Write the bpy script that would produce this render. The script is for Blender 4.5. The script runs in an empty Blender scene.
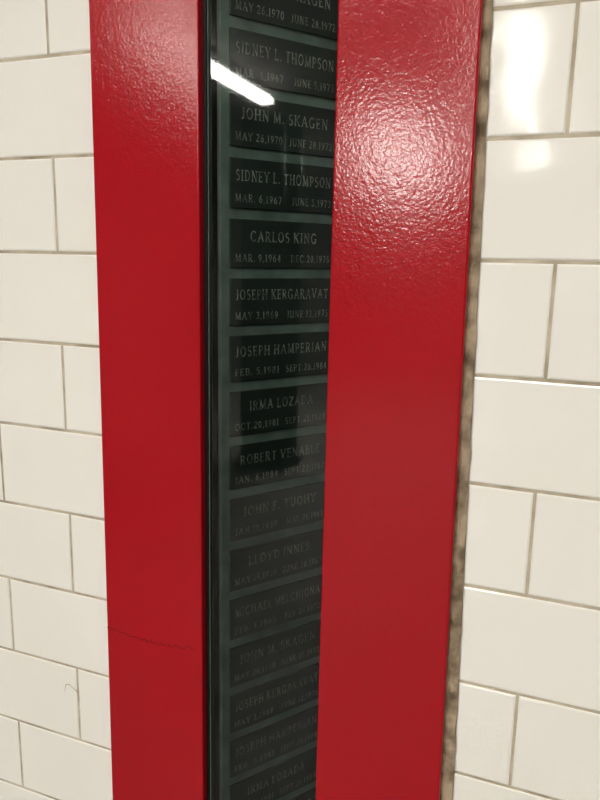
import bpy, bmesh, math, random
from mathutils import Vector, Matrix, noise
random.seed(3)
# real-world sizes in metres: 3x6 inch subway tile pitch, heights above floor
H=0.0782; P=0.1544; Z0=1.75; CX=0.4022
sc=bpy.context.scene
def edge(a,m): # edge of the (slightly out-of-true) frame: x at a height z
    return lambda z:a+m*(min(max(z,Z0-9*H),Z0+1.5*H)-Z0)
# ---------- materials
def srgb(r,g,b):
    f=lambda c:(c/255/12.92) if c/255<=.04045 else ((c/255+.055)/1.055)**2.4
    return (f(r),f(g),f(b),1)
def mat(name,col,rough=.5,spec=.5,bump=None,var=None):
    m=bpy.data.materials.new(name);m.use_nodes=True;nt=m.node_tree;b=nt.nodes['Principled BSDF']
    b.inputs['Base Color'].default_value=col;b.inputs['Roughness'].default_value=rough
    b.inputs['Specular IOR Level'].default_value=spec
    tc=nt.nodes.new('ShaderNodeTexCoord')
    if bump:
        prev=None
        for (s,dist,det) in bump:
            n=nt.nodes.new('ShaderNodeTexNoise');n.inputs['Scale'].default_value=s;n.inputs['Detail'].default_value=det
            nt.links.new(tc.outputs['Object'],n.inputs['Vector'])
            bp=nt.nodes.new('ShaderNodeBump');bp.inputs['Distance'].default_value=dist;bp.inputs['Strength'].default_value=1
            nt.links.new(n.outputs['Fac'],bp.inputs['Height'])
            if prev: nt.links.new(prev.outputs['Normal'],bp.inputs['Normal'])
            prev=bp
        nt.links.new(prev.outputs['Normal'],b.inputs['Normal'])
    if var:
        s,c2,lo,hi=var
        n=nt.nodes.new('ShaderNodeTexNoise');n.inputs['Scale'].default_value=s;n.inputs['Detail'].default_value=4
        nt.links.new(tc.outputs['Object'],n.inputs['Vector'])
        cr=nt.nodes.new('ShaderNodeValToRGB');cr.color_ramp.elements[0].position=lo;cr.color_ramp.elements[1].position=hi
        cr.color_ramp.elements[0].color=col;cr.color_ramp.elements[1].color=c2
        nt.links.new(n.outputs['Fac'],cr.inputs['Fac']);nt.links.new(cr.outputs['Color'],b.inputs['Base Color'])
    return m
M_tile=mat('glazed_tile',srgb(245,243,236),.1,.5,[(11,.0019,2),(60,.00009,1)],(3,srgb(239,236,226),.35,.75))
M_grout=mat('grout',srgb(200,189,168),.9,.2,[(500,.0003,4)],(30,srgb(152,139,118),.4,.7))
M_red=mat('red_enamel',srgb(170,14,26),.15,.45,[(560,.00010,1.5),(220,.00009,1)],(4,srgb(161,12,24),.4,.7))
M_black=mat('black_rubber',srgb(12,13,13),.5,.3)
M_dark=mat('dark_interior',srgb(26,29,28),.8,.2)
M_board=mat('grey_green_board',srgb(130,150,141),.6,.3,None,(40,srgb(96,115,107),.35,.7))
M_plaque=mat('slate_plaque',srgb(54,64,60),.55,.3,[(900,.0001,3)],(25,srgb(42,51,48),.4,.7))
M_text=mat('engraved_lettering',srgb(186,190,176),.7,.2,None,(220,srgb(120,126,116),.42,.6))
M_edge=mat('glass_edge',srgb(110,126,118),.3,.5)
M_caulk=mat('dirty_caulk',srgb(178,160,134),.85,.2,[(300,.0006,4)],(60,srgb(104,88,68),.42,.68))
M_ceil=mat('ceiling_paint',srgb(150,147,142),.8,.2)
M_floor=mat('floor_concrete',srgb(122,119,114),.6,.3,None,(3,srgb(98,95,91),.4,.7))
M_wall=mat('painted_wall',srgb(112,110,105),.7,.3)
M_col=mat('column_paint',srgb(16,26,24),.4,.4)
M_scr=mat('pencil_mark',srgb(50,7,13),.8,.1)
M_smu=mat('tile_smudge',srgb(170,158,136),.8,.1)
M_hous=mat('lamp_housing',srgb(190,190,186),.4,.5)
def emis(name,s,c=(1,.96,.895,1)):
    m=bpy.data.materials.new(name);m.use_nodes=True;nt=m.node_tree;b=nt.nodes['Principled BSDF']
    b.inputs['Base Color'].default_value=(.8,.8,.8,1);b.inputs['Emission Color'].default_value=c;b.inputs['Emission Strength'].default_value=s
    return m
M_glass=bpy.data.materials.new('clear_glass');M_glass.use_nodes=True
nt=M_glass.node_tree
for n in list(nt.nodes): nt.nodes.remove(n)
o=nt.nodes.new('ShaderNodeOutputMaterial');mx=nt.nodes.new('ShaderNodeMixShader');tr=nt.nodes.new('ShaderNodeBsdfTransparent');gl=nt.nodes.new('ShaderNodeBsdfGlossy');fr=nt.nodes.new('ShaderNodeFresnel')
tr.inputs['Color'].default_value=(.84,.88,.86,1);gl.inputs['Roughness'].default_value=.03;fr.inputs['IOR'].default_value=1.7
nt.links.new(fr.outputs[0],mx.inputs[0]);nt.links.new(tr.outputs[0],mx.inputs[1]);nt.links.new(gl.outputs[0],mx.inputs[2]);nt.links.new(mx.outputs[0],o.inputs[0])
# ---------- helpers
def mk(name,verts,faces,m,parent=None,mw=None):
    me=bpy.data.meshes.new(name);me.from_pydata([tuple(map(float,v)) for v in verts],[],faces);me.update()
    bm=bmesh.new();bm.from_mesh(me);bmesh.ops.recalc_face_normals(bm,faces=bm.faces);bm.to_mesh(me);bm.free()
    me.materials.append(m);ob=bpy.data.objects.new(name,me);sc.collection.objects.link(ob)
    if mw is not None: ob.matrix_world=mw
    if parent: ob.parent=parent
    return ob
BF=[(0,1,2,3),(7,6,5,4),(0,4,5,1),(1,5,6,2),(2,6,7,3),(3,7,4,0)]
def boxv(x0,x1,y0,y1,z0,z1): return [(x0,y0,z0),(x1,y0,z0),(x1,y0,z1),(x0,y0,z1),(x0,y1,z0),(x1,y1,z0),(x1,y1,z1),(x0,y1,z1)]
def boxes(name,lst,m,parent=None,bev=0,mw=None):
    v=[];f=[]
    for b in lst:
        o=len(v);v+=boxv(*b);f+=[tuple(i+o for i in t) for t in BF]
    ob=mk(name,v,f,m,parent,mw)
    if bev:
        md=ob.modifiers.new('b','BEVEL');md.width=bev;md.segments=3;md.limit_method='ANGLE'
    return ob
# ---------- frame
T=-.010
FL=edge(.0488,.0078);LI=edge(.1446,.0025);RI=edge(.2511,.0021);RO=edge(.3460,-.0100);CK=edge(.3501,-.0164)
ZT=Z0+6*H;ZB=Z0-20*H
case=bpy.data.objects.new('memorial_display_case',None);sc.collection.objects.link(case)
def stile(name,fa,fb,y0,y1,m,bev,za=ZB,zb=ZT):
    zs=[za,Z0-9*H,Z0+1.5*H,zb];v=[];f=[]
    for z in zs: v+=[(fa(z),y0,z),(fb(z),y0,z),(fb(z),y1,z),(fa(z),y1,z)]
    for i in range(3):
        a=4*i
        for j in range(4): f.append((a+j,a+(j+1)%4,a+4+(j+1)%4,a+4+j))
    f+=[(0,1,2,3),(12,13,14,15)]
    ob=mk(name,v,f,m,case)
    if bev:
        md=ob.modifiers.new('b','BEVEL');md.width=bev;md.segments=3;md.limit_method='ANGLE';md.angle_limit=.6
    return ob
stile('stile_left',FL,LI,T,-.0002,M_red,.0014)
stile('stile_right',RI,RO,T,-.0002,M_red,.0014)
boxes('rail_top',[(FL(ZT),RO(ZT),T,-.0002,ZT+.0003,ZT+.1)],M_red,case,.0014)
boxes('rail_bottom',[(FL(ZB),RO(ZB),T,-.0002,ZB-.1,ZB-.0003)],M_red,case,.0014)
stile('gasket_left',lambda z:LI(z)-.001,lambda z:LI(z)+.0022,-.003,.006,M_black,0)
stile('glass_edge_strip',lambda z:LI(z)+.0022,lambda z:LI(z)+.0029,-.0005,.005,M_edge,0)
mk('glass_pane',[(.1462,0,ZB),(.27,0,ZB),(.27,0,ZT),(.1462,0,ZT)],[(0,1,2,3)],M_glass,case)
hx0,hx1=.07,.335
t=.003
boxes('inner_housing',[(hx0,hx0+t,.001,.35,ZB,ZT),(hx1-t,hx1,.001,.35,ZB,ZT),(hx0,hx1,.35,.353,ZB,ZT),(hx0,hx1,.001,.35,ZB,ZB+t),(hx0,hx1,.001,.35,ZT-t,ZT)],M_dark,case)
# ---------- name board, standing at an angle inside the case
th=.9802;O=(.1556,.0150,1.4342);pa=1.7486;pitch=.04636;uc=.0530
MB=Matrix(((math.cos(th),0,math.sin(th),O[0]),(math.sin(th),0,-math.cos(th),O[1]),(0,1,0,0),(0,0,0,1)))
boxes('backing_board',[(-.006,.20,ZB+.01,ZT-.01,-.006,0)],M_board,case,mw=MB)
# serif capitals drawn as strokes
def arc(cx,cy,rx,ry,a0,a1,n=9): return [(cx+rx*math.cos(math.radians(a0+(a1-a0)*k/n)),cy+ry*math.sin(math.radians(a0+(a1-a0)*k/n))) for k in range(n+1)]
V,TN=.15,.09
G={
'A':(.84,[([(.08,0),(.42,1)],TN,'h',''),([(.42,1),(.76,0)],V,'','h'),([(.2,.36),(.64,.36)],TN,'','')]),
'B':(.64,[([(.12,0),(.12,1)],V,'h','h'),([(.12,.98)]+arc(.34,.76,.22,.22,90,-90)+[(.12,.53)],TN,'',''),([(.12,.53)]+arc(.34,.275,.26,.255,90,-90)+[(.12,.02)],TN,'','')]),
'C':(.74,[(arc(.42,.5,.36,.5,42,318,14),V*.85,'','')]),
'D':(.78,[([(.12,0),(.12,1)],V,'h','h'),([(.12,.97)]+arc(.32,.5,.38,.47,90,-90,12)+[(.12,.03)],TN,'','')]),
'E':(.6,[([(.12,0),(.12,1)],V,'h','h'),([(.12,.96),(.52,.96)],TN,'','v'),([(.12,.52),(.44,.52)],TN,'','v'),([(.12,.04),(.55,.04)],TN,'','v')]),
'F':(.56,[([(.12,0),(.12,1)],V,'h','h'),([(.12,.96),(.52,.96)],TN,'','v'),([(.12,.5),(.42,.5)],TN,'','v')]),
'G':(.8,[(arc(.42,.5,.36,.5,42,318,14),V*.85,'',''),([(.68,.05),(.68,.42)],V,'','h')]),
'H':(.8,[([(.12,0),(.12,1)],V,'h','h'),([(.68,0),(.68,1)],V,'h','h'),([(.12,.52),(.68,.52)],TN,'','')]),
'I':(.28,[([(.14,0),(.14,1)],V,'h','h')]),
'J':(.42,[([(.28,1),(.28,.2)]+arc(.12,.14,.16,.16,0,-110,5),V,'h','')]),
'K':(.76,[([(.12,0),(.12,1)],V,'h','h'),([(.66,1),(.14,.45)],TN,'h',''),([(.28,.58),(.68,0)],V,'','h')]),
'L':(.58,[([(.12,0),(.12,1)],V,'h','h'),([(.12,.04),(.54,.04)],TN,'','v')]),
'M':(.96,[([(.12,0),(.14,1)],TN,'h','h'),([(.14,1),(.48,.06)],V,'',''),([(.48,.06),(.82,1)],TN,'',''),([(.84,0),(.82,1)],V,'h','h')]),
'N':(.82,[([(.12,0),(.12,1)],TN,'h','h'),([(.12,1),(.7,0)],V,'',''),([(.7,0),(.7,1)],TN,'','h')]),
'O':(.82,[(arc(.41,.5,.34,.49,0,360,18),V*.8,'','')]),
'P':(.62,[([(.12,0),(.12,1)],V,'h','h'),([(.12,.97)]+arc(.32,.72,.25,.25,90,-90)+[(.12,.47)],TN,'','')]),
'R':(.72,[([(.12,0),(.12,1)],V,'h','h'),([(.12,.97)]+arc(.32,.74,.24,.23,90,-90)+[(.12,.51)],TN,'',''),([(.32,.51),(.64,0)],V,'','h')]),
'S':(.56,[(arc(.28,.75,.2,.23,40,250,9)+arc(.28,.27,.22,.26,85,-140,10),V*.85,'','')]),
'T':(.7,[([(.35,0),(.35,1)],V,'h',''),([(.05,.96),(.65,.96)],TN,'v','v')]),
'U':(.78,[([(.12,1),(.12,.3)]+arc(.39,.28,.27,.27,180,360,9)+[(.66,1)],V*.85,'h','h')]),
'V':(.8,[([(.06,1),(.4,0)],V,'h',''),([(.4,0),(.74,1)],TN,'','h')]),
'Y':(.78,[([(.06,1),(.39,.48)],V,'h',''),([(.72,1),(.39,.48)],TN,'h',''),([(.39,.48),(.39,0)],V,'','h')]),
'Z':(.68,[([(.08,.96),(.6,.96)],TN,'v',''),([(.6,.96),(.06,.04)],V,'',''),([(.06,.04),(.62,.04)],TN,'','v')]),
'0':(.6,[(arc(.3,.5,.22,.48,0,360,16),V*.85,'','')]),
'1':(.34,[([(.17,0),(.17,1)],V,'h',''),([(.17,1),(.04,.84)],TN,'','')]),
'2':(.58,[(arc(.29,.73,.22,.25,160,-20,9)+[(.05,.04),(.54,.04)],V*.8,'','v')]),
'3':(.54,[(arc(.26,.76,.18,.22,150,-80,8),V*.8,'',''),(arc(.26,.28,.22,.27,80,-150,9),V*.8,'','')]),
'4':(.6,[([(.42,0),(.42,1)],V,'h',''),([(.42,1),(.03,.3),(.57,.3)],TN,'','')]),
'5':(.56,[([(.5,.96),(.14,.96),(.12,.55)],TN,'',''),(arc(.26,.31,.24,.29,110,-150,10),V*.8,'','')]),
'6':(.58,[(arc(.29,.3,.21,.28,0,360,12),V*.8,'',''),([(.08,.3),(.14,.7),(.42,1)],V*.7,'','')]),
'7':(.54,[([(.04,.96),(.5,.96),(.2,0)],V*.8,'v','')]),
'8':(.56,[(arc(.28,.75,.18,.22,0,360,12),V*.75,'',''),(arc(.28,.27,.22,.26,0,360,12),V*.75,'','')]),
'9':(.58,[(arc(.29,.7,.21,.28,0,360,12),V*.8,'',''),([(.5,.7),(.44,.3),(.16,0)],V*.7,'','')]),
'.':(.2,[([(.1,0),(.1,.13)],.14,'','')]),
',':(.2,[([(.12,.12),(.05,-.14)],.11,'','')]),
}
tv=[];tf=[]
def seg(a,b,w,fx):
    d=(b[0]-a[0],b[1]-a[1]);L=math.hypot(*d) or 1e-9;nx,ny=-d[1]/L*w/2,d[0]/L*w/2;ex,ey=d[0]/L*w*.12,d[1]/L*w*.12
    o=len(tv)
    for p in ((a[0]-nx-ex,a[1]-ny-ey),(b[0]-nx+ex,b[1]-ny+ey),(b[0]+nx+ex,b[1]+ny+ey),(a[0]+nx-ex,a[1]+ny-ey)): tv.append(fx(*p))
    tf.append((o,o+1,o+2,o+3))
def write(s,u,v,h,adv,al,maxw):
    gap=.24
    tot=sum((.42 if c==' ' else G[c][0]+gap) for c in s)-gap
    xs=adv*len(s)/tot
    xs=min(xs,maxw/tot)
    x0=u-(tot*xs/2 if al=='C' else (tot*xs if al=='R' else 0))
    x=0
    for c in s:
        if c==' ': x+=.42;continue
        w,st=G[c]
        jy=random.uniform(-.02,.02)
        for pts,th_,s0,s1 in st:
            fx=lambda px,py:(x0+(x+px)*xs,v+(py+jy)*h,.00228)
            for a,b in zip(pts,pts[1:]): seg(a,b,th_,fx)
            for p,k in ((pts[0],s0),(pts[-1],s1)):
                if k=='h': seg((p[0]-.15,p[1]),(p[0]+.15,p[1]),.06,fx)
                if k=='v': seg((p[0],p[1]-.1),(p[0],p[1]+.1),.06,fx)
        x+=w+gap
N=["JOHN M. SKAGEN|MAY 26,1970|JUNE 28,1972","SIDNEY L. THOMPSON|MAR. 6,1967|JUNE 5,1973","JOHN M. SKAGEN|MAY 26,1970|JUNE 28,1972","SIDNEY L. THOMPSON|MAR. 6,1967|JUNE 5,1973","CARLOS KING|MAR. 9,1964|DEC.20,1976","JOSEPH KERGARAVAT|MAY 3,1969|JUNE 12,1975","JOSEPH HAMPERIAN|FEB. 5,1981|SEPT.28,1984","IRMA LOZADA|OCT.20,1981|SEPT.21,1984","ROBERT VENABLE|JAN. 6,1984|SEPT.22,1987","JOHN F. TUOHY|JAN.11,1939|MAR.20,1963","LLOYD INNES|MAY 19,1959|JUNE 30,1967","MICHAEL MELCHIONA|FEB. 1,1965|FEB.28,1970"]
names={i:N[i+1] for i in range(-1,11)}
names[11]=N[0]
for i in range(12,22): names[i]=N[5+(i-12)%7]
for i in range(-9,-1): names[i]=N[11-((-2-i)%7)]
pl=[]
for i in sorted(names):
    z=pa-pitch*i
    if z-.6*pitch<ZB+.02 or z+.3*pitch>ZT-.02: continue
    pl.append((.0008,2*uc-.0008,z-.54*pitch,z+.28*pitch,.0,.0022))
    nm,d1,d2=names[i].split('|')
    write(nm,uc-.001,z-.085*pitch,.0078,.0059,'C',.092)
    write(d1,.0055,z-.43*pitch,.0056,.0041,'L',.043)
    write(d2,2*uc-.0075,z-.43*pitch,.0056,.0036,'R',.043)
boxes('name_plaques',pl,M_plaque,case,.0007,MB)
me=bpy.data.meshes.new('lettering');me.from_pydata(tv,[],tf);me.materials.append(M_text)
lo=bpy.data.objects.new('lettering',me);sc.collection.objects.link(lo);lo.matrix_world=MB;lo.parent=case
# ---------- scratch on left stile
def curve(name,pts,r,m,parent):
    cu=bpy.data.curves.new(name,'CURVE');cu.dimensions='3D';sp=cu.splines.new('POLY');sp.points.add(len(pts)-1)
    for k,p in enumerate(pts):
        sp.points[k].co=(*map(float,p),1);sp.points[k].radius=.55+.9*abs(noise.noise(Vector((k*.37,1,0))))*1.6
    cu.bevel_depth=r;cu.materials.append(m);ob=bpy.data.objects.new(name,cu);sc.collection.objects.link(ob);ob.parent=parent
sa=(.0451,1.2609);sb=(.1365,1.2605)
pts=[]
for k in range(120):
    a=k/119
    pts.append((sa[0]+(sb[0]-sa[0])*a,T-.00005,sa[1]-.004*math.sin(a*math.pi)-.0014*math.sin(a*75+3*math.sin(a*11))*(.25+a)))
curve('scratch_mark',pts,.0003,M_scr,case)
# ---------- caulk bead
v=[];f=[];nz=320;nx=8
for a in range(nz+1):
    z=ZB-.1+(ZT-ZB+.2)*a/nz
    x0=RO(z)-.0015;x1=CK(z)+.0014+.0016*noise.noise(Vector((0,0,z*60)))
    for b in range(nx+1):
        s=b/nx;x=x0+(x1-x0)*s
        v.append((x,-.0016-.0012*math.sin(s*math.pi)+.0013*noise.noise(Vector((x*300,3,z*150))),z))
for a in range(nz):
    for b in range(nx):
        k=a*(nx+1)+b;f.append((k,k+1,k+nx+2,k+nx+1))
mk('caulk_bead',v,f,M_caulk,case)
# ---------- tiled wall
v=[];f=[];g=.0010
XL0,XR0=-4.,4.
def tile(xlb,xrb,xrt,xlt,z0,z1):
    xlb+=g;xlt+=g;xrb-=g;xrt-=g;z0+=g;z1-=g
    if xrb-xlb<.004 or xrt-xlt<.004: return
    cxm=(xlb+xrb)/2;czm=(z0+z1)/2;ta=random.uniform(-.003,.003);tb=random.uniform(-.004,.004)
    o=len(v)
    for ins,y in ((0,.004),(0,.0012),(.0005,.0004),(.0015,0)):
        for x,z in ((xlb+ins,z0+ins),(xrb-ins,z0+ins),(xrt-ins,z1-ins),(xlt+ins,z1-ins)):
            v.append((x,y+ta*(x-cxm)+tb*(z-czm),z))
    for L in range(3):
        a=o+4*L
        for j in range(4): f.append((a+j,a+(j+1)%4,a+4+(j+1)%4,a+4+j))
    f.append((o+12,o+13,o+14,o+15))
xm=.2
for k in range(-10,22):
    z1=Z0-k*H;z0=z1-H
    mid=(z0+z1)/2;inh=(ZB-.1<mid<ZT+.1)
    fo=(lambda z:FL(z)-.0012) if inh else (lambda z:xm)
    fr_=CK if inh else (lambda z:xm)
    ph=0 if k%2 else -P/2
    n0=int((XL0-ph)/P)-1
    x=ph+n0*P
    while x<.3:
        a,b=x,x+P
        rb,rt=min(b,fo(z0)),min(b,fo(z1))
        if b>XL0 and rb>a: tile(a,rb,rt,a,z0,z1)
        x+=P
    ph=CX if k%2==0 else CX+P/2
    x=ph-4*P
    while x<XR0:
        a,b=x,x+P
        lb,lt=max(a,fr_(z0)),max(a,fr_(z1))
        if b>max(lb,lt): tile(lb,b,b,lt,z0,z1)
        x+=P
wall=boxes('wall_back',[(XL0,hx0-.002,.0009,.45,0,2.56),(hx1+.002,XR0,.0009,.45,0,2.56),(hx0-.002,hx1+.002,.0009,.45,0,ZB-.002),(hx0-.002,hx1+.002,.0009,.45,ZT+.002,2.56),(hx0-.002,hx1+.002,.36,.45,ZB-.002,ZT+.002)],M_grout)
tiles=mk('wall_tiles',v,f,M_tile,wall)
hx,hz=-.0065,1.1778
curve('smudge_mark',[(hx+a,-.0001,hz+b) for a,b in ((-.009,-.004),(-.007,.004),(-.003,.0055),(.001,.003),(.005,.001),(.008,-.004),(.0085,-.009))],.00034,M_smu,wall)
# ---------- room
boxes('floor',[(-4,4,-9,.45,-.1,0)],M_floor);boxes('ceiling',[(-4,4,-9,.45,2.56,2.66)],M_ceil)
boxes('wall_left',[(-4.1,-4,-9,.45,0,2.56)],M_wall);boxes('wall_right',[(4,4.1,-9,.45,0,2.56)],M_wall);boxes('wall_front',[(-4.1,4.1,-9.1,-9,0,2.56)],M_wall)
# added unseen I-section columns, dark shapes for the upper glass to reflect
for cx_,cy_ in ((-1.80,-4.5),(2.4,-4.5)):
    e=bpy.data.objects.new('added_column',None);sc.collection.objects.link(e);e.location=(cx_,cy_,0)
    boxes('flange_near',[(-.17,.17,.15,.17,0,2.558)],M_col,e,.004)
    boxes('flange_far',[(-.17,.17,-.17,-.15,0,2.558)],M_col,e,.004)
    boxes('web',[(-.01,.01,-.15,.15,0,2.558)],M_col,e)
    boxes('base_plate',[(-.22,.22,-.22,.22,0,.02)],M_col,e,.004)
# ---------- lamps
zl=2.5
def lamp(a,b,w,strength):
    c=((a[0]+b[0])/2,(a[1]+b[1])/2);L=math.hypot(b[0]-a[0],b[1]-a[1]);an=math.atan2(b[1]-a[1],b[0]-a[0])
    e=bpy.data.objects.new('fluorescent_lamp',None);sc.collection.objects.link(e);e.location=(c[0],c[1],zl);e.rotation_euler=(0,0,an)
    boxes('housing',[(-L/2-.02,L/2+.02,-w/2-.01,w/2+.01,.02,.058)],M_hous,e,.004)
    boxes('diffuser',[(-L/2,L/2,-w/2,w/2,-.02,.02)],emis('diffuser_glow',strength),e,.01)
lamp((-1.36,-2.25),(-1.43,-3.58),.08,38)
lamp((-1.16,-5.09),(-1.30,-7.42),.34,90)
lamp((.07,-2.53),(-.08,-6.50),.15,22)
lamp((-.9,-1.5),(1.5,-1.5),.2,25)  # added lamp out of view, spreads soft light evenly over the wall
w=bpy.data.worlds.new('w');sc.world=w;w.use_nodes=True;w.node_tree.nodes['Background'].inputs[0].default_value=(.5,.5,.5,1);w.node_tree.nodes['Background'].inputs[1].default_value=.3
# ---------- camera
cam=bpy.data.cameras.new('camera');co=bpy.data.objects.new('camera',cam);sc.collection.objects.link(co);sc.camera=co
cam.sensor_fit='VERTICAL';cam.sensor_height=24;cam.sensor_width=18;cam.lens=711.87*24/800;cam.clip_start=.01
co.matrix_world=Matrix.Translation((.4222,-.4997,1.5928))@Matrix.Rotation(.3751,4,'Z')@Matrix.Rotation(-.1963,4,'X')@Matrix.Rotation(-.0193,4,'Y')@Matrix.Rotation(math.pi/2,4,'X')
sc.view_settings.view_transform='Standard'
